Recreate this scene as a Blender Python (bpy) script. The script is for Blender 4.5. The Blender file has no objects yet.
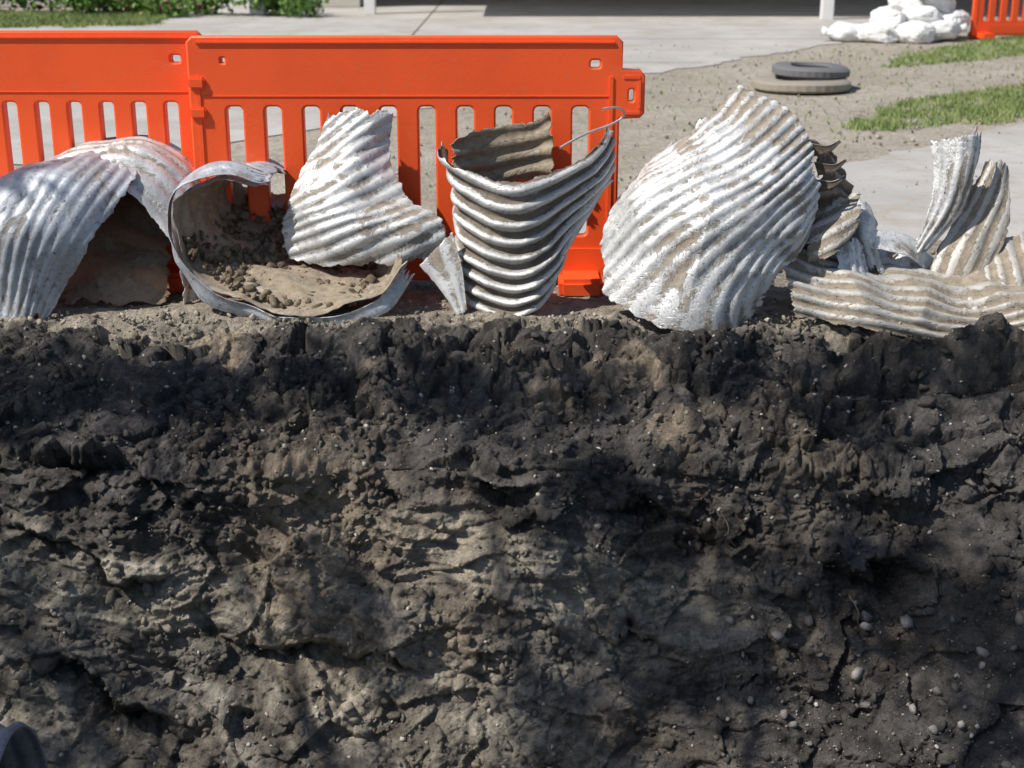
import bpy, bmesh, math, random
import numpy as np
from mathutils import Vector, Matrix
random.seed(7); rng=np.random.default_rng(7)
S=bpy.context.scene
S.view_settings.view_transform='Standard'; S.view_settings.look='None'; S.view_settings.exposure=0

# ---------------------------------------------------------------- noise
_perm=np.random.default_rng(3).permutation(256); _perm=np.concatenate([_perm]*3)
_g=np.random.default_rng(4).normal(size=(256,3)); _g/=np.linalg.norm(_g,axis=1)[:,None]
_r3=np.random.default_rng(5).random((256,3))
def _h(i,j,k): return _perm[_perm[_perm[i&255]+(j&255)]+(k&255)]
def pn(p):
    i=np.floor(p).astype(int); f=p-i; w=f*f*f*(f*(f*6-15)+10); out=np.zeros(len(p))
    for a in (0,1):
        for b in (0,1):
            for c in (0,1):
                g=_g[_h(i[:,0]+a,i[:,1]+b,i[:,2]+c)]
                d=f-np.array([a,b,c])
                ww=(w[:,0] if a else 1-w[:,0])*(w[:,1] if b else 1-w[:,1])*(w[:,2] if c else 1-w[:,2])
                out+=ww*(g*d).sum(1)
    return out*1.5
def fbm(p,o=4,gain=.5):
    s=np.zeros(len(p)); a=1
    for k in range(o):
        s+=a*pn(p*(2.03**k)+k*17.3); a*=gain
    return s
def ridged(p,o=3):
    s=np.zeros(len(p)); a=1
    for k in range(o):
        s+=a*(.5-np.abs(pn(p*(2.1**k)+k*7.7))); a*=.5
    return s
def worley(p,facet=False):
    i=np.floor(p).astype(int); f1=np.full(len(p),9.); f2=np.full(len(p),9.); idd=np.zeros(len(p),int); V=np.zeros((len(p),3))
    for a in (-1,0,1):
        for b in (-1,0,1):
            for c in (-1,0,1):
                q=i+np.array([a,b,c]); h=_h(q[:,0],q[:,1],q[:,2])
                v=p-q-_r3[h]; d=np.sqrt((v*v).sum(1))
                m=d<f1; f2=np.where(m,f1,np.minimum(f2,d)); idd=np.where(m,h,idd); f1=np.where(m,d,f1)
                if facet: V=np.where(m[:,None],v,V)
    if facet: return f1,f2,idd,(V*_g[idd]).sum(1)
    return f1,f2,idd
def ss(a,b,x):
    t=np.clip((x-a)/(b-a),0,1); return t*t*(3-2*t)

# ---------------------------------------------------------------- helpers
def mesh_obj(name,V,F,mats=(),smooth=False,col=None,matidx=None):
    me=bpy.data.meshes.new(name); V=np.asarray(V,dtype=np.float32); F=np.asarray(F,dtype=np.int32)
    n=F.shape[1]
    me.vertices.add(len(V)); me.vertices.foreach_set('co',V.ravel())
    me.loops.add(F.size); me.loops.foreach_set('vertex_index',F.ravel())
    me.polygons.add(len(F)); me.polygons.foreach_set('loop_start',np.arange(0,F.size,n,dtype=np.int32))
    me.update(calc_edges=True); me.validate()
    for m in mats: me.materials.append(m)
    if smooth: me.polygons.foreach_set('use_smooth',np.ones(len(me.polygons),dtype=bool))
    if matidx is not None: me.polygons.foreach_set('material_index',np.asarray(matidx,dtype=np.int32))
    if col is not None:
        ca=me.color_attributes.new('tint','FLOAT_COLOR','POINT')
        c=np.ones((len(V),4),dtype=np.float32); c[:,:3]=col; ca.data.foreach_set('color',c.ravel())
    o=bpy.data.objects.new(name,me); S.collection.objects.link(o); return o
def grid_faces(nu,nv):
    a=np.arange(nu*nv).reshape(nu,nv)
    return np.stack([a[:-1,:-1],a[1:,:-1],a[1:,1:],a[:-1,1:]],-1).reshape(-1,4)
def empty(name,loc=(0,0,0)):
    e=bpy.data.objects.new(name,None); e.location=loc; S.collection.objects.link(e); return e
def box(name,c,s,mat,bev=0.0,rot=0,parent=None):
    bm=bmesh.new(); bmesh.ops.create_cube(bm,size=1)
    for v in bm.verts: v.co=Vector((v.co.x*s[0],v.co.y*s[1],v.co.z*s[2]))
    if bev: bmesh.ops.bevel(bm,geom=bm.edges[:],offset=bev,segments=2,affect='EDGES')
    me=bpy.data.meshes.new(name); bm.to_mesh(me); bm.free(); me.materials.append(mat)
    o=bpy.data.objects.new(name,me); o.location=c; o.rotation_euler=(0,0,rot); S.collection.objects.link(o)
    if parent: o.parent=parent
    return o

# ---------------------------------------------------------------- materials
class M:
    def __init__(s,name,rough=.8,metal=0,spec=.3):
        s.m=bpy.data.materials.new(name); s.m.use_nodes=True; s.t=s.m.node_tree; s.n=s.t.nodes; s.b=s.n['Principled BSDF']
        s.b.inputs['Roughness'].default_value=rough; s.b.inputs['Metallic'].default_value=metal
        s.b.inputs['Specular IOR Level'].default_value=spec
        s.tc=s.n.new('ShaderNodeTexCoord').outputs['Object']
    def link(s,a,b): s.t.links.new(a,b)
    def noise(s,sc,det=4,rough=.55,lo=.3,hi=.7,dist=0,vec=None,add=None):
        n=s.n.new('ShaderNodeTexNoise'); n.inputs['Scale'].default_value=sc; n.inputs['Detail'].default_value=det
        n.inputs['Roughness'].default_value=rough; n.inputs['Distortion'].default_value=dist
        s.link(vec or s.tc,n.inputs['Vector'])
        r=s.n.new('ShaderNodeMapRange'); r.inputs['From Min'].default_value=lo; r.inputs['From Max'].default_value=hi
        r.interpolation_type='SMOOTHSTEP'
        src=n.outputs['Fac']
        if add is not None: src=s.math('ADD',src,add)
        s.link(src,r.inputs['Value']); return r.outputs[0]
    def voro(s,sc,lo=0,hi=1,feature='F1'):
        n=s.n.new('ShaderNodeTexVoronoi'); n.inputs['Scale'].default_value=sc; n.feature=feature
        s.link(s.tc,n.inputs['Vector'])
        r=s.n.new('ShaderNodeMapRange'); r.inputs['From Min'].default_value=lo; r.inputs['From Max'].default_value=hi
        s.link(n.outputs['Distance'],r.inputs['Value']); return r.outputs[0]
    def val(s,x,sock):
        if isinstance(x,(int,float)): sock.default_value=x
        elif isinstance(x,tuple): sock.default_value=(*x,1) if len(x)==3 else x
        else: s.link(x,sock)
    def mix(s,f,a,b,mode='MIX'):
        n=s.n.new('ShaderNodeMix'); n.data_type='RGBA'; n.blend_type=mode
        s.val(f,n.inputs[0]); s.val(a,n.inputs[6]); s.val(b,n.inputs[7]); return n.outputs[2]
    def math(s,op,a,b=0.0):
        n=s.n.new('ShaderNodeMath'); n.operation=op; s.val(a,n.inputs[0]); s.val(b,n.inputs[1]); return n.outputs[0]
    def attr(s,name='tint',fac=False):
        n=s.n.new('ShaderNodeAttribute'); n.attribute_name=name; return n.outputs['Fac' if fac else 'Color']
    def bump(s,h,st=.5,d=.01,prev=None):
        n=s.n.new('ShaderNodeBump'); n.inputs['Strength'].default_value=st; n.inputs['Distance'].default_value=d
        s.link(h,n.inputs['Height'])
        if prev: s.link(prev,n.inputs['Normal'])
        s.link(n.outputs[0],s.b.inputs['Normal']); return n.outputs[0]
    def color(s,c): s.val(c,s.b.inputs['Base Color'])

def soil_mat():
    m=M('soil',.95,0,.12)
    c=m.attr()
    c=m.mix(m.noise(11,7,.75,.38,.62),m.mix(1.0,c,(.72,.72,.73),'MULTIPLY'),m.mix(1.0,c,(1.28,1.26,1.23),'MULTIPLY'))
    c=m.mix(m.math('MULTIPLY',m.noise(95,3,.7,.56,.66),.55),c,m.mix(1.0,c,(1.9,1.86,1.8),'MULTIPLY'))
    c=m.mix(m.math('MULTIPLY',m.noise(70,3,.7,.58,.68),.5),c,m.mix(1.0,c,(.45,.45,.46),'MULTIPLY'))
    m.color(c)
    b=m.bump(m.noise(38,8,.75,.2,.8),.9,.018); m.bump(m.noise(170,5,.75,.2,.8),.8,.006,b)
    return m.m
soilM=soil_mat()
def stone_mat():
    m=M('gravel_stone',.8,0,.3); c=m.attr()
    c=m.mix(m.noise(60,4,.6,.3,.7),m.mix(1.0,c,(.7,.68,.66),'MULTIPLY'),c); m.color(c); m.bump(m.noise(150,4),.4,.004); return m.m
stoneM=stone_mat()
def ground_mat():
    m=M('gravel_ground',.95,0,.15)
    c=m.mix(m.noise(.9,5,.6,.35,.65),(.36,.315,.25),(.48,.43,.36))
    c=m.mix(m.noise(9,5,.7,.4,.7),c,(.30,.26,.205))
    v=m.voro(38,.05,.5); c=m.mix(m.math('MULTIPLY',m.noise(35,3,.7,.5,.66),.7),c,(.56,.52,.47))
    c=m.mix(m.math('MULTIPLY',m.noise(30,3,.7,.58,.68),.6),c,(.17,.15,.12))
    m.color(c); b=m.bump(m.noise(30,6,.7,.2,.8),.6,.025); m.bump(v,.4,.012,b); return m.m
groundM=ground_mat()
def conc_mat():
    m=M('concrete',.88,0,.25)
    c=m.mix(m.noise(.7,5,.6,.3,.7),(.40,.385,.36),(.50,.485,.46))
    c=m.mix(m.math('MULTIPLY',m.noise(1.6,8,.75,.46,.66),.7),c,(.35,.305,.25))
    c=m.mix(m.math('MULTIPLY',m.noise(14,5,.8,.55,.68),.5),c,(.28,.245,.20))
    c=m.mix(m.math('MULTIPLY',m.noise(90,3,.7,.5,.7),.3),c,(.26,.24,.22))
    m.color(c); m.bump(m.noise(120,4),.25,.004); return m.m
concM=conc_mat()
def metal_mat(name,clean,dirty,amt,mud=(.30,.24,.175),metal=.32,rough=.45,valley=.16):
    m=M(name,.55,metal,.5)
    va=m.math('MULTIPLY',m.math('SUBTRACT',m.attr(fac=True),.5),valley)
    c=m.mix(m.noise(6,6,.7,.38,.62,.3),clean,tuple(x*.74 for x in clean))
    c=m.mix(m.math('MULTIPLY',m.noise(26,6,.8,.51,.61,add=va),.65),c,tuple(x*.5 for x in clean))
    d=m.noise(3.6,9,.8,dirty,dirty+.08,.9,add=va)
    c=m.mix(m.math('MULTIPLY',d,amt),c,m.mix(m.noise(25,5,.7),mud,tuple(x*.55 for x in mud)))
    c=m.mix(m.math('MULTIPLY',m.noise(60,5,.78,.585,.65),.85),c,(.14,.10,.07))
    m.color(c)
    mm=m.n.new('ShaderNodeMapRange'); mm.inputs['To Min'].default_value=metal; mm.inputs['To Max'].default_value=0.0; m.link(d,mm.inputs['Value']); m.link(mm.outputs[0],m.b.inputs['Metallic'])
    r=m.n.new('ShaderNodeMapRange'); r.inputs['To Min'].default_value=rough; r.inputs['To Max'].default_value=.95; m.link(d,r.inputs['Value']); m.link(r.outputs[0],m.b.inputs['Roughness'])
    b=m.bump(m.noise(40,6,.75,.2,.8),.3,.006); m.bump(d,.6,.005,b); return m.m
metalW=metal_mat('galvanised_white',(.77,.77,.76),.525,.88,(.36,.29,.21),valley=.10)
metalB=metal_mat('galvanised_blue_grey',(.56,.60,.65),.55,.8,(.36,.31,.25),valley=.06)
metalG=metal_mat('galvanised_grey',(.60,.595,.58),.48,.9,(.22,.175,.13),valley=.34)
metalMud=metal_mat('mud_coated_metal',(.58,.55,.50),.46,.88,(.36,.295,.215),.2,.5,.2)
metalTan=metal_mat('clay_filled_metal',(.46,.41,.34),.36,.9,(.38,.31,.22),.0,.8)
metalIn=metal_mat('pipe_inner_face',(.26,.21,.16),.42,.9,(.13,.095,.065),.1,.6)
metalRustRefl=metal_mat('rust_and_reflection_face',(.36,.20,.12),.45,.8,(.30,.24,.18),.1,.7)  # red-brown is rust plus the orange barrier's reflection, put into the colour
def plastic(name,c,r=.42,amt=.55):
    m=M(name,r,0,.45)
    cc=m.mix(m.noise(2.5,5,.6,.35,.7),c,tuple(x*.88+.01 for x in c))
    cc=m.mix(m.math('MULTIPLY',m.noise(14,7,.8,.58,.72),amt),cc,tuple(x*.75+.07 for x in c))
    m.color(cc); m.bump(m.noise(90,3),.08,.003); return m.m
def orange_mat():
    m=M('orange_plastic',.42,0,.45)
    c=m.mix(m.noise(2.5,5,.6,.35,.7),(.98,.115,.022),(.88,.10,.02))
    c=m.mix(m.math('MULTIPLY',m.noise(5,9,.8,.57,.68,.5),.35),c,(.85,.22,.12))
    c=m.mix(m.math('MULTIPLY',m.noise(18,7,.8,.57,.68),.35),c,(.50,.20,.11))
    m.color(c); m.bump(m.noise(60,5,.7),.12,.003); return m.m
orangeM=orange_mat()
rubberM=plastic('dusty_rubber',(.15,.15,.155),.8)
rubber2=plastic('muddy_rubber',(.30,.27,.22),.9)
bagM=plastic('white_woven_bag',(.80,.79,.77),.8,.25)
whiteM=plastic('white_paint',(.78,.77,.75),.6)
sidingM=plastic('siding',(.55,.52,.46),.8)
roofM=plastic('shingle',(.12,.11,.10),.9)
glassM=plastic('dark_glass',(.04,.05,.06),.15)
barkM=plastic('bark',(.14,.10,.07),.95)
pipeM=metal_mat('culvert_pipe_steel',(.38,.43,.50),.6,.5)
def leaf_mat(name,a,b):
    m=M(name,.6,0,.3); c=m.mix(m.noise(3.0,4,.6,.3,.7),a,b); m.color(c); return m.m
grassM=leaf_mat('grass_blades',(.13,.21,.05),(.28,.33,.12))
leafM=leaf_mat('leaves',(.08,.17,.03),(.18,.30,.07))
flowerM=plastic('flower_petals',(.75,.3,.35),.7)

# ---------------------------------------------------------------- trench bank
prof=np.array([[7.4,-.004],[6.6,.0],[6.15,.01],[5.9,.015],[5.70,-.02],[5.4,-.10],[5.12,-.26],[5.0,-.36],[4.98,-.5],[4.85,-.8],[4.68,-1.15],[4.45,-1.5],[4.2,-1.76],[3.8,-1.85],[2.6,-1.88],[1.7,-1.85],[1.35,-1.3],[1.2,-.5],[1.1,-.03],[.9,-.006],[.5,-.004]])
seg=np.linalg.norm(np.diff(prof,axis=0),axis=1)
dens=np.array([.25,.6,.9,1,1,1,1,1,1,1,1,.8,.3,.1,.08,.06,.06,.06,.06,.06])*seg
cum=np.concatenate([[0],np.cumsum(dens)])/dens.sum()
NV=640; vv=np.linspace(0,1,NV)
py=np.interp(vv,cum,prof[:,0]); pz=np.interp(vv,cum,prof[:,1])
for _ in range(6):
    py[1:-1]=(py[:-2]+2*py[1:-1]+py[2:])/4; pz[1:-1]=(pz[:-2]+2*pz[1:-1]+pz[2:])/4
xs=np.concatenate([np.linspace(-13,-2.6,46)[:-1],np.linspace(-2.6,2.6,820),np.linspace(2.6,13,46)[1:]]); NU=len(xs)
X,Y=np.meshgrid(xs,py,indexing='ij'); _,Z=np.meshgrid(xs,pz,indexing='ij')
dep=1-ss(9.5,12.3,np.abs(X)); Z=Z*dep
ty=np.gradient(py); tz=np.gradient(pz); L=np.hypot(ty,tz); ny=tz/L; nz=-ty/L
NY=np.meshgrid(xs,ny,indexing='ij')[1].ravel(); NZ=np.meshgrid(xs,nz,indexing='ij')[1].ravel()
P=np.stack([X,Y,Z],-1).reshape(-1,3); x,y,z=P.T
bank=ss(5.92,5.6,y)*ss(1.0,1.3,y)*dep.ravel()
face=ss(-.22,-.45,z)*bank
near=ss(3.6,4.2,y)
big=fbm(P*np.array([1.1,1.1,1.6]),4)*.12+fbm(P*np.array([3.2,3.2,4.5])+9,4)*.06
warp=fbm(P*1.3+31,3); warp2=fbm(P*5+13,4)
s=z+.30*x-.05*x*x+warp*.16
fr=((s+.06*warp2)/.36)%1.0
la=ss(.0,.5,fbm(P*np.array([1.2,.5,.8])+77,2))
led=(1-fr)**1.3*ss(0,.2,fr)*.06*la
hol=[([-2.6,-1.9,-1.5,-1.2],[-.30,-.33,-.34,-.40],.15),([-.95,-.75],[-.36,-.40],.07),([-.20,-.02,.14],[-.40,-.46,-.52],.19),
     ([.18,.55,.8],[-.47,-.52,-.58],.09),([.95,1.3,1.55],[-.66,-.70,-.74],.16),([-2.5,-1.8,-1.25],[-.55,-.62,-.80],.10),([-1.1,-.72,-.3],[-.92,-1.0,-1.06],.12),
     ([-2.2,-1.6,-1.2],[-.95,-1.08,-1.3],.17),([.3,.6,.9],[-.95,-1.0,-1.08],.05)]
cav=np.zeros(len(P)); cavd=np.zeros(len(P))
for hx,hz,am in hol:
    zl=np.interp(x,hx,hz)+.08*warp2+.03*warp
    tp=ss(hx[0]-.05,hx[0]+.2,x)*ss(hx[-1]+.05,hx[-1]-.2,x)
    dl=z-zl; var=np.clip(.65+1.1*fbm(P*np.array([3.5,0,0])+hx[0]*5,3),.1,1.5)
    cav+=am*tp*var*np.where(dl>0,.65*np.exp(-dl/.12)*ss(0,.035,dl),-.95*np.exp(dl/.075))
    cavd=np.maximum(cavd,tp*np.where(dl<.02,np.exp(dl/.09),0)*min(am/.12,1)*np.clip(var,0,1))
w1,w1b,i1,fc1=worley(P*np.array([4.2,4.2,6.0])+fbm(P*4,2)[:,None]*.45,True)
w2,w2b,i2,fc2=worley(P*np.array([10,10,13])+fbm(P*9+3,2)[:,None]*.5,True)
w3,w3b,i3,fc3=worley(P*26+5,True)
patch=ss(-.2,.35,fbm(P*2.1+55,3))*(1-.45*face*ss(1.2,.2,x))
ang=fc1*.070+fc2*.038*(.3+patch)+fc3*.013*(.4+patch)
crack=-(1-ss(0,.25,w1b-w1))*.011*patch-(1-ss(0,.25,w2b-w2))*.005*patch
fine=fbm(P*np.array([28,28,28])+3,5,.6)*.0078
topmask=bank*(1-face)
S3=np.c_[x*1.6,y*1.6,s*24]; strat=fbm(S3,3)
lumps=(.5-w2)*.034*patch*(_r3[i2][:,1]>.4)+(.5-w3)*.010*(.3+patch)
d=(big*.85+led*face+strat*.016*face*ss(1.6,.6,x)+cav*ss(-.2,-.34,z)+(ang+crack+lumps)*(.7+.3*(1-face))+fine)*bank*(.3+.7*near)
d+=topmask*(fbm(P*np.array([6,9,9])+40,4)*.018)
gr=np.exp(-((y-(5.40+.05*warp+.02*warp2))/.075)**2)*ss(.9,1.5,x); d-=gr*.16*bank
gr=np.exp(-((y-(5.55))/.07)**2)*ss(.9,1.5,x); d+=gr*.05*bank
rim=np.exp(-((y-5.62)/.10)**2); d+=rim*bank*(.005+fbm(P*np.array([2.2,0,0]),3)*.025)
flat=(1-bank)*ss(.9,5.5,y)
d+=flat*(fbm(P*2.5,3)*.012+(.5-w3)*.006+fbm(P*30,2)*.003)*ss(7.4,6.9,y)
Q=P.copy(); Q[:,1]+=NY*d; Q[:,2]+=NZ*d
heap=ss(.5,2.0,x)*ss(-.35,-1.3,z)*ss(3.4,4.2,y)*.55
Q[:,1]-=heap*bank; Q[:,2]+=heap*.25*bank
dark=np.array([.145,.136,.128]); tan=np.array([.52,.475,.39]); brown=np.array([.23,.195,.155]); pale=np.array([.46,.41,.335])
t=ss(-.25,.45,np.sin(s*2*np.pi/.62+2.2)+.6*fbm(P*2.2+5,4))*ss(-.36,-.56,z+.05*warp)*ss(1.3,.2,x+.4*warp)
t=np.clip(t*.85+.45*ss(-.5,-.75,z)*ss(1.4,0,x),0,1)
col=dark*(1-t[:,None])+tan*t[:,None]
b=ss(.05,.6,fbm(P*1.7+70,5))*.55
col=col*(1-b[:,None])+brown*b[:,None]
g=ss(.0,.45,fbm(P*4+11,5))*.6; col=col*(1-g[:,None]*.5)
col*=(1+.45*np.clip(strat,-1,1)*face*ss(1.6,.6,x))[:,None]
col*=(1-.6*np.clip(cavd,0,1))[:,None]  # shade of the hollows painted into the soil colour
k=ss(5.66,5.76,Q[:,1]+.06*fbm(P*5,4)); col=col*(1-k[:,None])+pale*k[:,None]
for cx,cy,r,c_ in ((.42,5.42,.26,.85),(.62,5.1,.13,.7),(-1.22,5.66,.16,.85),(.15,5.3,.10,.5),(-.75,4.88,.38,.55),(-.55,5.4,.12,.3),(1.1,5.0,.25,.3),(-.2,4.85,.3,.4)):  # pale brown soil patches; some paint sun dapples into the colour
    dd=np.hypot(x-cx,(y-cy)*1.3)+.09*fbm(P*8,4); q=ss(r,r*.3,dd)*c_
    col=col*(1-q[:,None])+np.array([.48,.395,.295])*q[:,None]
col*= (1+.22*(_r3[i2][:,2]-.5))[:,None]
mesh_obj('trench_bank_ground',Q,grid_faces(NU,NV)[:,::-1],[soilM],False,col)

# rough stones / clods -------------------------------------------------
def ico(sub):
    bm=bmesh.new(); bmesh.ops.create_icosphere(bm,subdivisions=sub,radius=1); bm.verts.ensure_lookup_table()
    v=np.array([q.co[:] for q in bm.verts]); f=np.array([[w.index for w in q.verts] for q in bm.faces]); bm.free(); return v,f
def rocks(name,pts,sizes,cols,mat,sub=1,flat=.7,jag=.28,smooth=False):
    v,f=ico(sub); n=len(pts); nv=len(v)
    A=rng.normal(size=(n,3,3)); Qm,_=np.linalg.qr(A)
    jit=1+rng.normal(size=(n,nv,1))*jag*.5
    sc=np.stack([np.ones(n),rng.uniform(.55,1,n),rng.uniform(.4,flat,n)],-1)
    W=np.clip(v[None]*1.25,-.8,.8)*jit*sc[:,None,:]*sizes[:,None,None]; W=np.einsum('nvk,nkj->nvj',W,Qm)+pts[:,None,:]
    F=(f[None]+(np.arange(n)*nv)[:,None,None]).reshape(-1,3)
    C=np.repeat(cols,nv,axis=0)
    return mesh_obj(name,W.reshape(-1,3),F,[mat],smooth,C)
cand=np.where((np.abs(Q[:,0])<2.6)&(Q[:,1]>3.6)&(Q[:,1]<5.85)&(bank>.2))[0]
cn=fbm(P[cand]*2.5+99,3); cw=cand[cn>.1]
n=11000; sel=np.where(rng.random(n)<.7,rng.choice(cw,n),rng.choice(cand,n)); sz=.004+.026*rng.random(n)**5
big_i=rng.random(n)<.008; sz[big_i]*=2.2
pts=Q[sel]+np.array([0,-.05,.1])*sz[:,None]
rocks('soil_clods',pts,sz,col[sel]*rng.uniform(.85,1.25,(n,1)),soilM,1,.7,.4)
n=6000; sel=rng.choice(cand,n); sz=.002+.011*rng.random(n)**5
pts=Q[sel]+np.array([0,-.25,.15])*sz[:,None]
gc=np.array([.54,.50,.44])*rng.uniform(.3,1.2,(n,1))+rng.normal(size=(n,3))*.012
rocks('gravel_stones',pts,sz,np.clip(gc,.03,1),stoneM,1,.8,.3,False)
c2=np.where((Q[:,0]>.8)&(Q[:,0]<2.2)&(z<-.8)&(Q[:,1]>3.2)&(z>-1.7))[0]
n=1100; sel=rng.choice(c2,n); sz=.004+.026*rng.random(n)**10
rocks('gravel_stones',Q[sel]+np.array([0,-.2,.3])*sz[:,None],sz,np.array([.30,.28,.26])*rng.uniform(.3,1.4,(n,1)),stoneM,1,.8,.3)
n=9000; p=np.stack([rng.uniform(-3.5,3.5,n),5.72+1.35*rng.random(n)**1.2,np.full(n,.010)],-1); sz=.003+.016*rng.random(n)**6
rocks('verge_rubble',p,sz,np.array([.42,.37,.30])*rng.uniform(.4,1.4,(n,1)),stoneM,1,.7,.4)
n=6000; p=np.stack([rng.uniform(-1,8,n),rng.uniform(8.5,20,n),np.full(n,.002)],-1); sz=.004+.018*rng.random(n)**6
keep=~((p[:,1]<9.8+1.07*(p[:,0]-2.23))|(p[:,1]>16+1.42*(p[:,0]-1.44)))|(rng.random(n)<.12)
p=p[keep]; sz=sz[keep]; n=len(p)
rocks('loose_gravel',p,sz,np.array([.38,.335,.28])*rng.uniform(.4,1.4,(n,1)),stoneM)

# ---------------------------------------------------------------- ground sheet
def flatmesh(name,polys,z,mat):
    V=[];F=[]
    me=bpy.data.meshes.new(name)
    for pl in polys:
        b0=len(V); V+=[(a,b,z) for a,b in pl]; F.append(list(range(b0,b0+len(pl))))
    me.from_pydata(V,[],F); me.update(); me.materials.append(mat)
    o=bpy.data.objects.new(name,me); S.collection.objects.link(o); return o
def ragged(a,b,n=40,amp=.05,seed=0):
    t=np.linspace(0,1,n)[:,None]; p=np.array(a)*(1-t)+np.array(b)*t
    nn=fbm(np.c_[p*2.2,np.full(n,seed)],4)[:,None]*amp; dv=np.array([-(b[1]-a[1]),b[0]-a[0]]); dv=dv/np.linalg.norm(dv)
    nn[0]=0;nn[-1]=0
    return [tuple(q) for q in p+nn*dv]
R=400
flatmesh('ground',[[(-R,7.0),(R,7.0),(R,R),(-R,R)],[(-R,-R),(R,-R),(R,.7),(-R,.7)],[(-R,.7),(-12.6,.7),(-12.6,7.0),(-R,7.0)],[(12.6,.7),(R,.7),(R,7.0),(12.6,7.0)]],-.012,groundM)
flatmesh('driveway',[[(-9,22.6),(-9,11),(-3,9.8)]+ragged((-1.2,12.2),(4.6,20.4),60,.22,3)+[(6.3,23.9),(9,33),(-6,33),(-6,24.9)]],-.004,concM)
flatmesh('sidewalk',[[(-13,7.2),(-.3,7.2)]+ragged((0.2,7.7),(4.2,11.9),60,.16,9)+[(13,21),(13,7.2)]],-.005,concM)
jm=plastic('joint_dirt',(.16,.14,.11),.95)
flatmesh('driveway_joints',[[(-8,17.4),(2.3,17.4),(2.3,17.425),(-8,17.425)],[(-8,21),(4.7,21),(4.7,21.03),(-8,21.03)],[(-1.5,14),(-1.47,14),(-1.47,32),(-1.5,32)]],.0005,jm)

# ---------------------------------------------------------------- grass
def blades(name,region,n,hmin,hmax,w=.006,mat=grassM,sp=0):
    xs0,ys0,xs1,ys1,test=region
    p=np.stack([rng.uniform(xs0,xs1,n*3),rng.uniform(ys0,ys1,n*3)],-1); 
    jn=fbm(np.c_[p*1.5,np.zeros(len(p))],3)
    ok=np.array([test(a,b) for a,b in p+jn[:,None]*.6])&(fbm(np.c_[p*2.5,np.ones(len(p))],3)+.35*rng.normal(size=len(p))>-.25+sp); p=p[ok][:n]; n=len(p)
    a=rng.uniform(0,6.283,n); h=rng.uniform(hmin,hmax,n); l=rng.normal(size=(n,2))*.6*h[:,None]
    dx=np.cos(a)*w; dy=np.sin(a)*w
    V=np.zeros((n,3,3)); V[:,0,:2]=p-np.c_[dx,dy]; V[:,1,:2]=p+np.c_[dx,dy]; V[:,2,:2]=p+l; V[:,2,2]=h; V[:,:2,2]=-.01
    return mesh_obj(name,V.reshape(-1,3),np.arange(n*3).reshape(-1,3),[mat])
def inq(pts):
    def f(a,b):
        c=False;j=len(pts)-1
        for i in range(len(pts)):
            if (pts[i][1]>b)!=(pts[j][1]>b) and a<(pts[j][0]-pts[i][0])*(b-pts[i][1])/(pts[j][1]-pts[i][1])+pts[i][0]: c=not c
            j=i
        return c
    return f
gA=[(2.75,11.5),(4.3,12.1),(8,15.3),(8,18),(5.2,14.9),(3.3,13.1)]
gB=[(4.2,16.6),(6.3,18.2),(10,21.5),(10,25.5),(7.4,21.6),(5.0,18.6)]
blades('grass',(2.5,11,8,18,inq(gA)),30000,.015,.06,.006)
blades('grass',(4,16,10,26,inq(gB)),24000,.015,.06,.008)
blades('weeds',(1.0,11,7,20,lambda a,b:b<15.5+1.42*(a-1.44) and b>10.4+1.07*(a-2.23)),900,.02,.06,.007,sp=.4)
blades('lawn',(-14,22.5,-5.7,27,lambda a,b:(b>22.9+(.27*(a+9))) and a<-5.9),26000,.05,.11,.012)
def leaves(name,centers,n,ls,mat,floor=True):
    c=np.array(centers); k=rng.integers(0,len(c),n); u=rng.normal(size=(n,3)); u/=np.linalg.norm(u,axis=1)[:,None]
    r=c[k,3]*rng.random(n)**.45*(1+.3*rng.normal(size=n)); p=c[k,:3]+u*r[:,None]*np.array([1,1,.8])
    A,_=np.linalg.qr(rng.normal(size=(n,3,3))); s_=ls*rng.uniform(.6,1.3,n)
    q=np.array([[-.5,0,0],[0,-.3,0.05],[.5,0,0],[0,.3,.05]])
    V=np.einsum('vk,nkj->nvj',q,A)*s_[:,None,None]*2+p[:,None,:]
    if floor: V[:,:,2]=np.maximum(V[:,:,2],.01)
    return mesh_obj(name,V.reshape(-1,3),np.arange(n*4).reshape(-1,4),[mat])
fc=[(-7.6+.5*i+random.uniform(-.2,.2),26.4+random.uniform(-.5,.5),.25+random.uniform(-.1,.25),.40) for i in range(9)]
leaves('flowering_shrub',fc,5200,.06,leafM)
leaves('flower_patch',[(a,b-.2,c_,.35) for a,b,c_,_ in fc[1:5]],160,.03,flowerM)
leaves('shrub',[(-10.5+.6*i,27.0,.5,.5) for i in range(5)],3500,.07,leafM)

# ---------------------------------------------------------------- unseen tree added near the trench, crown shaped to dapple the bank with shade
tr=empty('shade_tree',(0,0,0))
def limb(name,pts,radii):
    V=[];F=[];m=10
    for i,(p,r) in enumerate(zip(pts,radii)):
        for j in range(m):
            a_=2*math.pi*j/m; V.append((p[0]+r*math.cos(a_),p[1]+r*math.sin(a_),p[2]))
    for i in range(len(pts)-1):
        for j in range(m): F.append((i*m+j,i*m+(j+1)%m,(i+1)*m+(j+1)%m,(i+1)*m+j))
    o=mesh_obj(name,V,F,[barkM],True); o.parent=tr; return o
limb('trunk',[(-5.6,.2,-.02),(-5.55,.2,.4),(-5.5,.25,1.6),(-5.3,.4,3.0),(-5.1,.7,4.2)],[.26,.19,.165,.15,.12])
clumps=[]
r2=random.Random(12)
for i in range(43):
    cx=r2.uniform(-6.9,-1.1); cy=r2.uniform(1.0,3.55); 
    clumps.append((cx,cy,5.2+r2.uniform(-.3,.3),r2.uniform(.20,.40)))
cx=-7.0
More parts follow.
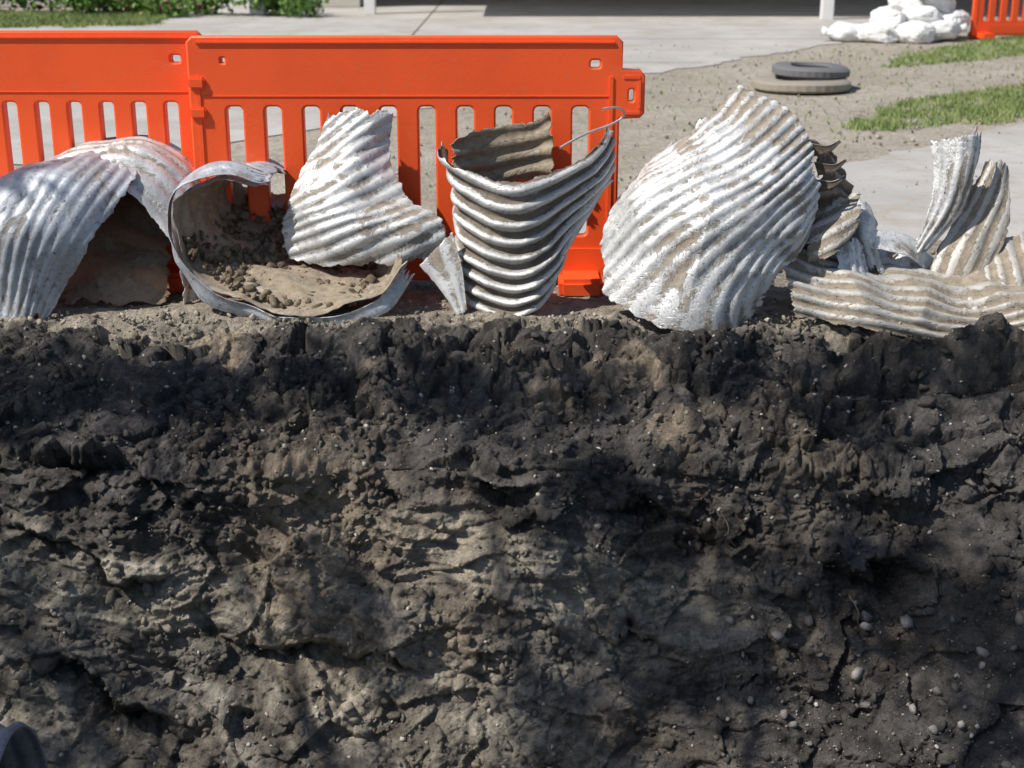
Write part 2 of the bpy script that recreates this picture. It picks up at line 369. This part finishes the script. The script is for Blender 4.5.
while cx<-.9:
    clumps.append((cx,3.52+r2.uniform(-.06,.08),5.2+r2.uniform(-.06,.06),r2.uniform(.18,.27))); cx+=r2.uniform(.3,.65)
for i in range(7): clumps.append((r2.uniform(-7.2,-5.4),r2.uniform(3.9,4.6),5.3,r2.uniform(.10,.18)))
for i,e in enumerate(((-6.6,3.2),(-5.4,3.4),(-4.2,3.3),(-3.0,3.2),(-1.8,2.9),(-3.4,1.6),(-6.4,1.5))):
    limb('branch_%d'%i,[(-5.2,.6,3.6),((-5.2+e[0])/2,(.6+e[1])/2,4.7),(e[0],e[1],5.15)],[.09,.05,.015])
lv=leaves('crown',clumps,13500,.045,leafM,False); lv.parent=tr

# ---------------------------------------------------------------- carport, house
cp=empty('carport')
box('roof',(4.2,29.5,2.7),(13.4,8.6,.18),whiteM,.02,parent=cp)
box('post_a',(5.45,25.4,1.3),(.20,.20,2.62),whiteM,.01,parent=cp)
box('post_b',(-2.6,26.9,1.3),(.20,.20,2.62),whiteM,.01,parent=cp)
box('post_c',(10.6,25.4,1.3),(.20,.20,2.62),whiteM,.01,parent=cp)
box('back_wall',(4.2,33.7,1.3),(13.2,.15,2.6),sidingM,.01,parent=cp)
hs=empty('house')
box('walls',(-8.5,32,1.5),(11,6,3.0),sidingM,.01,parent=hs)
box('window',(-9,28.98,1.7),(1.6,.06,1.1),glassM,.005,parent=hs)
box('window_frame',(-9,29.0,1.7),(1.8,.05,1.3),whiteM,.005,parent=hs)
box('door',(-5.5,28.98,1.05),(.95,.06,2.1),whiteM,.005,parent=hs)
box('eaves',(-8.5,32,3.1),(12,7,.2),roofM,.01,parent=hs)
for i,(bx,bw) in enumerate(((-4.6,.28),(-4.1,.22),(-3.6,.3))):
    box('garden_edging_block',(bx,26.6+.1*i,.13),(bw,.25,.26),whiteM,.02,rot=.1*i)

# ---------------------------------------------------------------- orange barriers
def barrier(name,width,nslot,loc,rot,pitch_margin=.1,height=1.12):
    root=empty(name,loc); root.rotation_euler=(0,0,rot)
    cu=bpy.data.curves.new('panel','CURVE'); cu.dimensions='2D'; cu.fill_mode='BOTH'
    cu.extrude=.022; cu.bevel_depth=.009; cu.bevel_resolution=2
    def poly(pts):
        sp=cu.splines.new('POLY'); sp.points.add(len(pts)-1)
        for q,(a,b) in zip(sp.points,pts): q.co=(a,b,0,1)
        sp.use_cyclic_u=True
    def rrect(x0,z0,x1,z1,r,n=5):
        o=[]
        for cx,cz,a0 in ((x1-r,z1-r,0),(x0+r,z1-r,90),(x0+r,z0+r,180),(x1-r,z0+r,270)):
            for i in range(n+1):
                a=math.radians(a0+90*i/n); o.append((cx+r*math.cos(a),cz+r*math.sin(a)))
        return o
    w=width; H=height
    o=[(.015,.05),(w-.13,.05),(w-.115,.07),(w-.115,.78),(w-.02,.785),(w-.005,.80),(w-.005,.955),(w-.02,.975),(w-.105,.98),(w-.105,H-.02),(w-.125,H),(.02,H),(0,H-.02),(0,.07)]
    poly(o)
    x0=pitch_margin; x1=w-.115-pitch_margin*.8; p=(x1-x0)/nslot
    for i in range(nslot):
        a=x0+p*i+p*.25; b=x0+p*(i+1)-p*.22
        poly(rrect(a,.24,b,.835,(b-a)*.32))
    poly(rrect(.13,H-.115,.165,H-.075,.012)); poly(rrect(w-.245,H-.135,w-.185,H-.085,.018)); poly(rrect(w-.075,.84,w-.035,.91,.018))
    tmp=bpy.data.objects.new('t',cu); S.collection.objects.link(tmp)
    dg=bpy.context.evaluated_depsgraph_get(); me=bpy.data.meshes.new_from_object(tmp.evaluated_get(dg)); bpy.data.objects.remove(tmp)
    me.materials.clear(); me.materials.append(orangeM)
    po=bpy.data.objects.new('panel',me); po.rotation_euler=(math.pi/2,0,0); po.parent=root; S.collection.objects.link(po)
    def bx(n,c,s,bev=.008): 
        q=box(n,c,s,orangeM,bev); q.parent=root; return q
    bx('top_rail',(w/2-.05,0,H-.016),(w-.14,.080,.036),.014)
    bx('beam_rib',(w/2-.05,0,.872),(w-.20,.070,.014),.006)
    bx('bottom_rail',(w/2-.05,0,.13),(w-.16,.082,.15),.014)
    bx('end_post',(w-.145,0,.52),(.04,.075,.9),.012)
    bx('start_post',(.035,0,.52),(.04,.075,.9),.012)
    for i,fx in enumerate((.16,w-.27)):
        bx('foot_%d'%i,(fx,0,.045),(.20,.46,.09),.02)
    for zz in (.80,.955): bx('lug',(w-.055,0,zz),(.09,.07,.03),.008)
    bx('pin_ring',(w-.02,0,.88),(.03,.074,.14),.01)
    bx('lug_start',(.03,-.035,.93),(.07,.03,.05),.008); bx('lug_start_low',(.03,-.035,.80),(.07,.03,.05),.008)
    return root
barrier('plastic_barrier',1.99,10,(-1.41,6.36,0),0.0)
barrier('plastic_barrier',2.13,13,(-3.40,6.44,.01),-.0,.08,1.125)
barrier('plastic_barrier',2.11,10,(6.6,21.0,0),math.radians(12))

# ---------------------------------------------------------------- corrugated sheets
def cr_eval(G,u,v):
    G=np.asarray(G,float)
    G=np.concatenate([2*G[:1]-G[1:2],G,2*G[-1:]-G[-2:-1]],0)
    G=np.concatenate([2*G[:,:1]-G[:,1:2],G,2*G[:,-1:]-G[:,-2:-1]],1)
    def w(t,n):
        t=np.clip(t,0,1)*(n-1); i=np.minimum(t.astype(int),n-2); f=t-i
        W=np.stack([-.5*f+f*f-.5*f**3,1-2.5*f*f+1.5*f**3,.5*f+2*f*f-1.5*f**3,-.5*f*f+.5*f**3],-1); return i,W
    iu,Wu=w(u,G.shape[0]-2); iv,Wv=w(v,G.shape[1]-2); out=np.zeros(u.shape+(3,))
    for a in range(4):
        for b in range(4):
            out+=(Wu[...,a]*Wv[...,b])[...,None]*G[iu+a,iv+b]
    return out
def sheet(G,ncorr,axis,amp,seed,tear=.03,dent=.02,nu=150,nv=190,flip=False,skew=0,wb=.08,calm=.6):
    s_=np.linspace(0,1,nu)[:,None]*np.ones((1,nv)); t_=np.ones((nu,1))*np.linspace(0,1,nv)[None]
    B0=cr_eval(G,s_,t_); N=np.cross(np.gradient(B0,axis=0),np.gradient(B0,axis=1)); N/=np.linalg.norm(N,axis=2)[...,None]+1e-9
    for _ in range(10):
        N[1:-1,1:-1]=(N[1:-1,1:-1]+N[:-2,1:-1]+N[2:,1:-1]+N[1:-1,:-2]+N[1:-1,2:])/5
    N/=np.linalg.norm(N,axis=2)[...,None]+1e-9
    def edge(q,k):
        a=np.c_[q.ravel()*4,np.full(q.size,seed*3.1+k),np.zeros(q.size)]
        j=np.abs(fbm(a,2))+.35*np.floor(np.abs(fbm(a*3.1,2))*5)/3+.25*np.abs(fbm(a*9,2))
        return j.reshape(q.shape)*tear*1.6
    u=edge(t_,1)+(1-edge(t_,1)-edge(t_,2))*s_; v=edge(s_,3)+(1-edge(s_,3)-edge(s_,4))*t_
    B=cr_eval(G,u,v)
    ph=(v+skew*u if axis=='v' else u+skew*v)
    fl=B.reshape(-1,3)
    dn=fbm(fl*2.4+seed,2).reshape(nu,nv)
    # broad creases: a few folded planes rather than bumps
    f1=np.abs(pn(fl*np.array([2.2,2.2,2.2])+seed*2)).reshape(nu,nv); f2=np.abs(pn(fl*4.2+seed*4)).reshape(nu,nv)
    wob=fbm(fl*1.5+seed*5,2).reshape(nu,nv)
    am=amp*np.clip(1.05-calm*np.clip(dn*1.8+.1,-.2,1),.25,1.2)
    c=np.sin(2*np.pi*(ncorr*ph+wb*wob)); c=np.sign(c)*np.abs(c)**.8
    B=B+N*(am*c+dn*dent*.8+(.3-f1)*dent*1.2+(.3-f2)*dent*.45)[...,None]
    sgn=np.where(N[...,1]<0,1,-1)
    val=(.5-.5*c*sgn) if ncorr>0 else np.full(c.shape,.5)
    F=grid_faces(nu,nv)
    if flip: F=F[:,::-1]
    return B.reshape(-1,3),F,val.ravel()
def fragment(name,sheets,mat,inner,th=.0035):
    V=[];F=[];C=[];o=0
    for v,f,c in sheets: V.append(v);F.append(f+o);C.append(c);o+=len(v)
    C=np.concatenate(C)
    ob=mesh_obj(name,np.concatenate(V),np.concatenate(F),[mat,inner],True,np.stack([C,C,C],-1))
    m=ob.modifiers.new('thickness','SOLIDIFY'); m.thickness=th; m.offset=0; m.material_offset=1; m.material_offset_rim=0
    return ob
NM='corrugated_metal_fragment'
# far left, blue grey shell
G=[[(-2.45,6.35,.38),(-2.1,6.45,.53),(-1.83,6.45,.63),(-1.66,6.3,.61)],
   [(-2.5,6.0,.42),(-2.16,6.02,.55),(-1.86,6.05,.62),(-1.62,6.08,.54)],
   [(-2.55,5.83,.25),(-2.24,5.78,.36),(-1.98,5.80,.38),(-1.77,5.9,.31)],
   [(-2.5,5.85,.02),(-2.3,5.82,.0),(-2.1,5.80,-.02),(-1.98,5.85,-.01)]]
fragment(NM,[sheet(G,15,'v',.0026,1,.03,.04,skew=.1)],metalB,metalIn)
G=[[(-2.3,6.1,.3),(-2.32,6.3,.38),(-2.3,6.6,.36)],[(-2.0,6.05,.5),(-2.0,6.25,.63),(-2.0,6.6,.60)],[(-1.70,6.05,.52),(-1.66,6.25,.68),(-1.66,6.6,.64)],[(-1.52,6.04,.35),(-1.43,6.25,.54),(-1.46,6.6,.5)],[(-1.44,6.0,.14),(-1.34,6.25,.24),(-1.40,6.55,.26)],[(-1.44,5.98,.01),(-1.34,6.2,.02),(-1.5,6.5,.02)]]
fragment(NM,[sheet(G,7,'v',.004,2,.03,.03)],metalW,metalIn)
G=[[(-2.0,6.35,.42),(-1.8,6.4,.46),(-1.5,6.35,.38)],[(-1.98,6.2,.24),(-1.8,6.2,.30),(-1.5,6.15,.18)],[(-1.95,5.98,.0),(-1.8,5.94,.02),(-1.48,5.98,.0)]]
fragment(NM,[sheet(G,3,'u',.005,22,.05,.05,90,90)],metalRustRefl,metalRustRefl)
# open curled trough
U=[[(-1.04,6.0,.55),(-1.0,6.2,.56),(-.98,6.4,.52)],[(-1.26,5.95,.59),(-1.20,6.2,.61),(-1.12,6.45,.59)],[(-1.42,5.9,.46),(-1.34,6.2,.48),(-1.24,6.5,.46)],
   [(-1.36,5.85,.23),(-1.27,6.15,.26),(-1.08,6.5,.42)],[(-1.16,5.8,.07),(-1.03,6.1,.17),(-.86,6.45,.38)],[(-.85,5.75,.02),(-.80,6.0,.10),(-.66,6.35,.22)],
   [(-.58,5.8,.08),(-.58,6.0,.12),(-.58,6.25,.13)],[(-.43,5.85,.24),(-.48,6.0,.28),(-.56,6.1,.38)]]
rimG=[[(-1.03,6.06,.58),(-1.04,6.0,.55)],[(-1.29,6.06,.62),(-1.26,5.95,.59)],[(-1.45,6.0,.465),(-1.42,5.9,.46)],[(-1.40,5.93,.19),(-1.36,5.85,.23)],[(-1.19,5.84,.01),(-1.16,5.8,.07)],[(-.84,5.78,-.03),(-.85,5.75,.02)],[(-.54,5.82,.02),(-.58,5.8,.08)],[(-.39,5.9,.18),(-.43,5.85,.24)]]
fragment(NM,[sheet(U,6,'v',.006,3,.03,.05,200,160)],metalTan,metalB)
fragment(NM,[sheet(rimG,1,'v',.003,23,.04,.045,180,30)],metalB,metalTan)
# mud caked inside the trough
n=1500; uu=rng.random(n)*.45+.38; vv_=rng.random(n)*.8+.1; bp=cr_eval(U,uu,vv_)
rocks('caked_mud',bp+np.array([0,-.01,.012]),.004+.028*rng.random(n)**4,np.array([.36,.29,.205])*rng.uniform(.5,1.2,(n,1)),soilM,1,.6,.4)
# crumpled sheet leaning on the barrier
G=[[(-.80,6.28,.81),(-.66,6.25,.84),(-.51,6.28,.82)],[(-.88,6.23,.64),(-.70,6.15,.66),(-.53,6.23,.62)],[(-.97,6.15,.44),(-.74,6.02,.48),(-.44,6.12,.45)],
   [(-1.02,6.1,.32),(-.68,5.96,.36),(-.30,6.05,.38)],[(-.99,6.1,.18),(-.62,5.98,.18),(-.23,6.05,.20)]]
fragment(NM,[sheet(G,12,'u',.0034,4,.03,.04,200,160,skew=.35)],metalW,metalIn)
# strongly ribbed pipe section, crushed and leaning to the right
G=[[(-.28,6.2,.72),(-.26,5.98,.66),(.0,5.86,.58),(.30,5.98,.67),(.45,6.25,.80)],[(-.27,6.12,.48),(-.23,5.94,.42),(.03,5.84,.36),(.31,5.96,.50),(.44,6.2,.64)],
   [(-.25,6.05,.25),(-.2,5.91,.20),(.04,5.82,.16),(.27,5.94,.32),(.38,6.15,.46)],[(-.2,6.0,.06),(-.17,5.9,.0),(.0,5.82,-.02),(.14,5.9,.09),(.23,6.1,.22)]]
Gb=[[(-.27,6.2,.72),(-.1,6.30,.75),(.1,6.30,.78),(.17,6.22,.84)],[(-.26,6.2,.45),(-.1,6.32,.45),(.1,6.32,.5),(.2,6.24,.5)]]
Gf=[[(-.40,5.95,.20),(-.25,5.92,.36)],[(-.30,5.9,.10),(-.21,5.88,.2)],[(-.23,5.86,.0),(-.19,5.86,.02)]]
fragment(NM,[sheet(G,9,'u',.0135,5,.03,.045,300,150,False,calm=.5,skew=-.06)],metalG,metalIn)
fragment(NM,[sheet(Gb,4,'u',.007,6,.05,.02,90,90)],metalTan,metalTan)
fragment(NM,[sheet(Gf,2,'v',.003,7,.02,.015,60,60)],metalW,metalIn)
# big white shell with fanned ribs
G=[[(.98,6.2,.92),(1.13,6.1,.87),(1.24,6.0,.77),(1.28,5.95,.65),(1.30,5.95,.50),(1.24,5.95,.33)],
   [(.86,6.1,.86),(.93,5.95,.78),(.98,5.83,.64),(1.02,5.77,.50),(1.07,5.77,.34),(1.13,5.8,.20)],
   [(.73,6.1,.75),(.66,5.95,.64),(.63,5.82,.50),(.68,5.74,.30),(.87,5.71,.12),(1.08,5.8,.10)],
   [(.58,6.25,.60),(.44,6.05,.44),(.36,5.93,.25),(.42,5.83,.06),(.78,5.70,-.04),(1.06,5.80,.02)]]
Gc=[[(1.22,6.02,.72),(1.3,6.2,.70),(1.42,6.3,.62)],[(1.27,6.0,.6),(1.38,6.15,.58),(1.5,6.25,.5)],[(1.27,6.0,.42),(1.4,6.1,.42),(1.52,6.2,.36)],[(1.2,6.0,.12),(1.35,6.08,.20),(1.5,6.2,.20)]]
fragment(NM,[sheet(G,17,'v',.0042,8,.035,.045,260,340,skew=-.12)],metalW,metalIn)
fragment(NM,[sheet(Gc,6,'u',.012,9,.06,.04,100,100)],metalIn,metalIn)
# long muddy trough on the right
G=[[(1.18,6.25,.30),(1.5,6.35,.20),(1.9,6.35,.14),(2.4,6.35,.14)],[(1.12,6.0,.30),(1.45,5.98,.18),(1.9,5.95,.10),(2.4,5.95,.10)],[(1.12,5.85,.18),(1.45,5.8,.10),(1.87,5.76,.04),(2.4,5.75,.06)],[(1.18,5.76,.02),(1.5,5.7,-.03),(1.85,5.66,-.06),(2.4,5.66,-.03)]]
fragment(NM,[sheet(G,9,'u',.010,10,.04,.05,240,160)],metalMud,metalMud)
# torn twisted strip
G=[[(1.82,6.2,.70),(1.93,6.12,.73),(2.02,6.18,.76)],[(1.83,6.16,.58),(1.92,6.08,.60),(2.0,6.15,.60)],[(1.82,6.12,.44),(1.88,6.07,.42),(1.95,6.12,.40)],[(1.76,6.1,.24),(1.77,6.08,.22),(1.80,6.1,.22)]]
fragment(NM,[sheet(G,5,'v',.006,11,.06,.02,120,110)],metalW,metalMud)
G=[[(2.0,6.2,.74),(2.015,6.2,.77)],[(1.99,6.18,.45),(2.01,6.18,.45)],[(1.95,6.15,.2),(1.96,6.15,.2)]]
fragment(NM,[sheet(G,1,'v',.001,31,.01,.01,60,12)],metalMud,metalMud)
# pointed muddy plate + ribbed plate
G=[[(2.10,6.25,.60),(2.13,6.23,.61),(2.16,6.25,.58)],[(1.99,6.2,.44),(2.08,6.15,.44),(2.18,6.17,.43)],[(1.87,6.12,.24),(1.99,6.06,.26),(2.16,6.1,.30)],[(1.80,6.05,.03),(1.92,6.0,.03),(2.05,6.0,.1)]]
fragment(NM,[sheet(G,4,'v',.003,12,.05,.03,120,90,skew=.3)],metalMud,metalMud)
G=[[(1.93,6.1,.14),(2.12,6.12,.27),(2.45,6.2,.36)],[(1.90,5.92,.06),(2.12,5.92,.13),(2.45,5.92,.2)],[(1.92,5.8,.0),(2.12,5.78,.0),(2.45,5.78,.03)]]
fragment(NM,[sheet(G,9,'v',.004,13,.025,.03,90,160)],metalMud,metalMud)
# white and muddy shards between
G=[[(1.46,6.2,.40),(1.54,6.22,.44),(1.60,6.2,.36)],[(1.44,6.1,.30),(1.52,6.04,.34),(1.62,6.1,.28)],[(1.48,5.98,.14),(1.58,5.96,.18),(1.7,6.0,.10)]]
G2=[[(1.52,6.05,.34),(1.70,6.1,.31),(1.88,6.15,.18)],[(1.52,6.0,.27),(1.7,6.02,.22),(1.86,6.1,.10)]]
G3=[[(1.6,6.2,.22),(1.75,6.22,.24),(1.9,6.2,.16)],[(1.6,6.05,.12),(1.75,6.05,.14),(1.88,6.1,.08)]]
fragment(NM,[sheet(G,3,'v',.004,14,.07,.04,80,80)],metalW,metalMud)
fragment(NM,[sheet(G2,1,'u',.006,15,.05,.025,50,80)],metalW,metalMud)
fragment(NM,[sheet(G3,3,'v',.006,17,.05,.02,50,80)],metalW,metalMud)
G=[[(1.24,6.05,.36),(1.36,6.1,.44),(1.52,6.12,.48)],[(1.22,5.92,.30),(1.36,5.93,.36),(1.50,6.0,.42)],[(1.24,5.88,.20),(1.36,5.88,.26),(1.46,5.95,.34)]]
fragment(NM,[sheet(G,4,'u',.004,16,.08,.05,90,90)],metalMud,metalIn)
G=[[(1.36,5.95,.30),(1.46,5.97,.33),(1.52,6.0,.30)],[(1.38,5.90,.20),(1.47,5.90,.22),(1.55,5.95,.2)],[(1.42,5.88,.10),(1.5,5.86,.12),(1.6,5.9,.10)]]
fragment(NM,[sheet(G,3,'v',.003,19,.08,.05,70,70)],metalW,metalIn)
for i,(tx,tz_) in enumerate(((1.30,.70),(1.33,.62),(1.33,.55))):
    G=[[(tx-.06,5.98,tz_+.02),(tx-.04,5.98,tz_-.04)],[(tx+.02,5.97,tz_+.01),(tx+.03,5.97,tz_-.02)],[(tx+.08,6.0,tz_+.03),(tx+.085,6.0,tz_+.02)]]
    fragment(NM,[sheet(G,1,'v',.002,40+i,.02,.006,30,20)],metalW,metalIn)

# culvert pipe lying in the trench
nu,nv=160,64
a=np.linspace(0,2*np.pi,nv); l=np.linspace(0,1,nu)
A,Lm=np.meshgrid(a,l); rr=.52+.012*np.sin(Lm*2*np.pi*38)
base=np.array([-1.56,3.80,-1.34]); dirv=np.array([-1,-.12,0.0]); dirv/=np.linalg.norm(dirv); side=np.array([-dirv[1],dirv[0],0])
V=base+dirv*(Lm*2.8)[...,None]+side*(rr*np.cos(A))[...,None]+np.array([0,0,1])*(rr*np.sin(A))[...,None]
fragment('culvert_pipe',[(V.reshape(-1,3),grid_faces(nu,nv),np.full(nu*nv,.5))],pipeM,pipeM,.01)

# ---------------------------------------------------------------- tyres
def tyre(name,loc,R_,r_,hh,mat,tilt):
    prof_=[(R_-r_,-.3*hh),(R_-r_*.95,-hh*.5),(R_-r_*.3,-hh*.5),(R_-.03,-hh*.42),(R_,-hh*.25),(R_,hh*.25),(R_-.03,hh*.42),(R_-r_*.3,hh*.5),(R_-r_*.95,hh*.5),(R_-r_,hh*.3),(R_-r_*.9,0.0)]
    n=96; V=[];F=[];m=len(prof_)
    for i in range(n):
        q=2*math.pi*i/n
        for j,(a_,b_) in enumerate(prof_):
            g_=1-(.02 if (j in(4,5) and i%3==0) else 0); V.append((a_*g_*math.cos(q),a_*g_*math.sin(q),b_+.004*math.sin(3*q)))
    for i in range(n):
        for j in range(m): F.append((i*m+j,((i+1)%n)*m+j,((i+1)%n)*m+(j+1)%m,i*m+(j+1)%m))
    o=mesh_obj(name,V,F,[mat],True); o.location=loc; o.rotation_euler=tilt
    o.modifiers.new('edge','EDGE_SPLIT').split_angle=math.radians(40); return o
tyre('tyre',(2.90,14.5,.055),.49,.24,.11,rubber2,(0,0,0))
tyre('tyre',(3.03,14.7,.165),.39,.19,.11,rubberM,(.02,.03,0))

# ---------------------------------------------------------------- sandbags
def bag(loc,s,rz,seed):
    bm=bmesh.new(); bmesh.ops.create_icosphere(bm,subdivisions=5,radius=1)
    v=np.array([q.co[:] for q in bm.verts]); w=np.sign(v)*np.abs(v)**.72
    pinch=1-.5*ss(.5,1.0,w[:,0]); w[:,1]*=pinch; w[:,2]*=pinch
    fold=np.abs(pn(v*np.array([2.2,4.5,4.5])+seed))+.5*np.abs(pn(v*np.array([4,10,10])+seed))
    w=w*(1+.14*fbm(v*1.5+seed,2)-.13*np.exp(-fold*9))[:,None]
    w[:,2]-=.25*w[:,0]**2
    w=w*np.array(s)
    for q,c in zip(bm.verts,w): q.co=Vector(c)
    bmesh.ops.create_cone(bm,segments=10,radius1=.04,radius2=.07,depth=.12,cap_ends=True,matrix=Matrix.Translation((s[0]*1.0,0,-.03))@Matrix.Rotation(math.pi/2,4,'Y'))
    for f in bm.faces: f.smooth=True
    me=bpy.data.meshes.new('sandbag'); bm.to_mesh(me); bm.free(); me.materials.append(bagM)
    o=bpy.data.objects.new('sandbag',me); o.location=loc; o.rotation_euler=(random.uniform(-.2,.2),random.uniform(-.25,.25),rz); S.collection.objects.link(o)
for i,(bx_,by_,bz_,rz) in enumerate(((4.75,20.7,.10,3.3),(5.15,20.5,.12,-.5),(5.6,20.45,.13,2.3),(6.05,20.7,.13,-.2),(5.35,20.75,.27,1.2),(5.8,20.8,.32,.2),(6.3,21.0,.26,.9),(5.7,21.1,.48,-.4),(6.05,21.1,.52,2.6),(5.5,21.2,.3,.1),(6.2,21.4,.35,.4),(5.95,21.0,.68,1.1))):
    bag((bx_,by_,bz_),(.31,.24,.14),rz,i*3.3)

# ---------------------------------------------------------------- roots / wire
def strand(name,pts,r,mat):
    cu=bpy.data.curves.new(name,'CURVE'); cu.dimensions='3D'; cu.bevel_depth=r; cu.bevel_resolution=2
    sp=cu.splines.new('NURBS'); sp.points.add(len(pts)-1); sp.use_endpoint_u=True; sp.order_u=3
    for q,c in zip(sp.points,pts): q.co=(*c,1)
    cu.materials.append(mat); o=bpy.data.objects.new(name,cu); S.collection.objects.link(o)
strand('bent_wire',[(.20,5.97,.70),(.30,6.03,.75),(.43,6.1,.78),(.49,6.12,.82),(.45,6.1,.86),(.38,6.05,.85)],.005,metalG)
rootM=plastic('root_bark',(.22,.17,.11),.9)
for rx,ry,rz_ in ((1.22,4.66,-.72),(.78,4.92,-.5)):
    strand('root',[(rx,ry,rz_),(rx+.03,ry-.06,rz_-.03),(rx+.02,ry-.05,rz_-.09),(rx+.06,ry-.03,rz_-.13)],.002,rootM)

# ---------------------------------------------------------------- light, sky, camera
sd=Vector((-.58,-.27,.77)).normalized()
el=math.asin(sd.z); az=math.atan2(sd.x,sd.y)
W=bpy.data.worlds.new('World'); S.world=W; W.use_nodes=True
sky=W.node_tree.nodes.new('ShaderNodeTexSky'); sky.sky_type='NISHITA'; sky.sun_disc=False; sky.sun_elevation=el; sky.sun_rotation=az
W.node_tree.links.new(sky.outputs[0],W.node_tree.nodes['Background'].inputs[0]); W.node_tree.nodes['Background'].inputs[1].default_value=.10
ld=bpy.data.lights.new('sun','SUN'); ld.energy=5.0; ld.angle=math.radians(.5); ld.color=(1,.95,.88)
lo=bpy.data.objects.new('sun',ld); lo.rotation_euler=sd.to_track_quat('Z','Y').to_euler(); lo.location=sd*20; S.collection.objects.link(lo)
cd=bpy.data.cameras.new('camera'); cd.lens=50; cd.sensor_width=36; cd.clip_end=1500; cd.clip_start=.05
cd.dof.use_dof=True; cd.dof.focus_distance=5.6; cd.dof.aperture_fstop=3.5
co=bpy.data.objects.new('camera',cd); co.location=(0,0,1.6); co.rotation_euler=(math.radians(72),0,0); S.collection.objects.link(co); S.camera=co
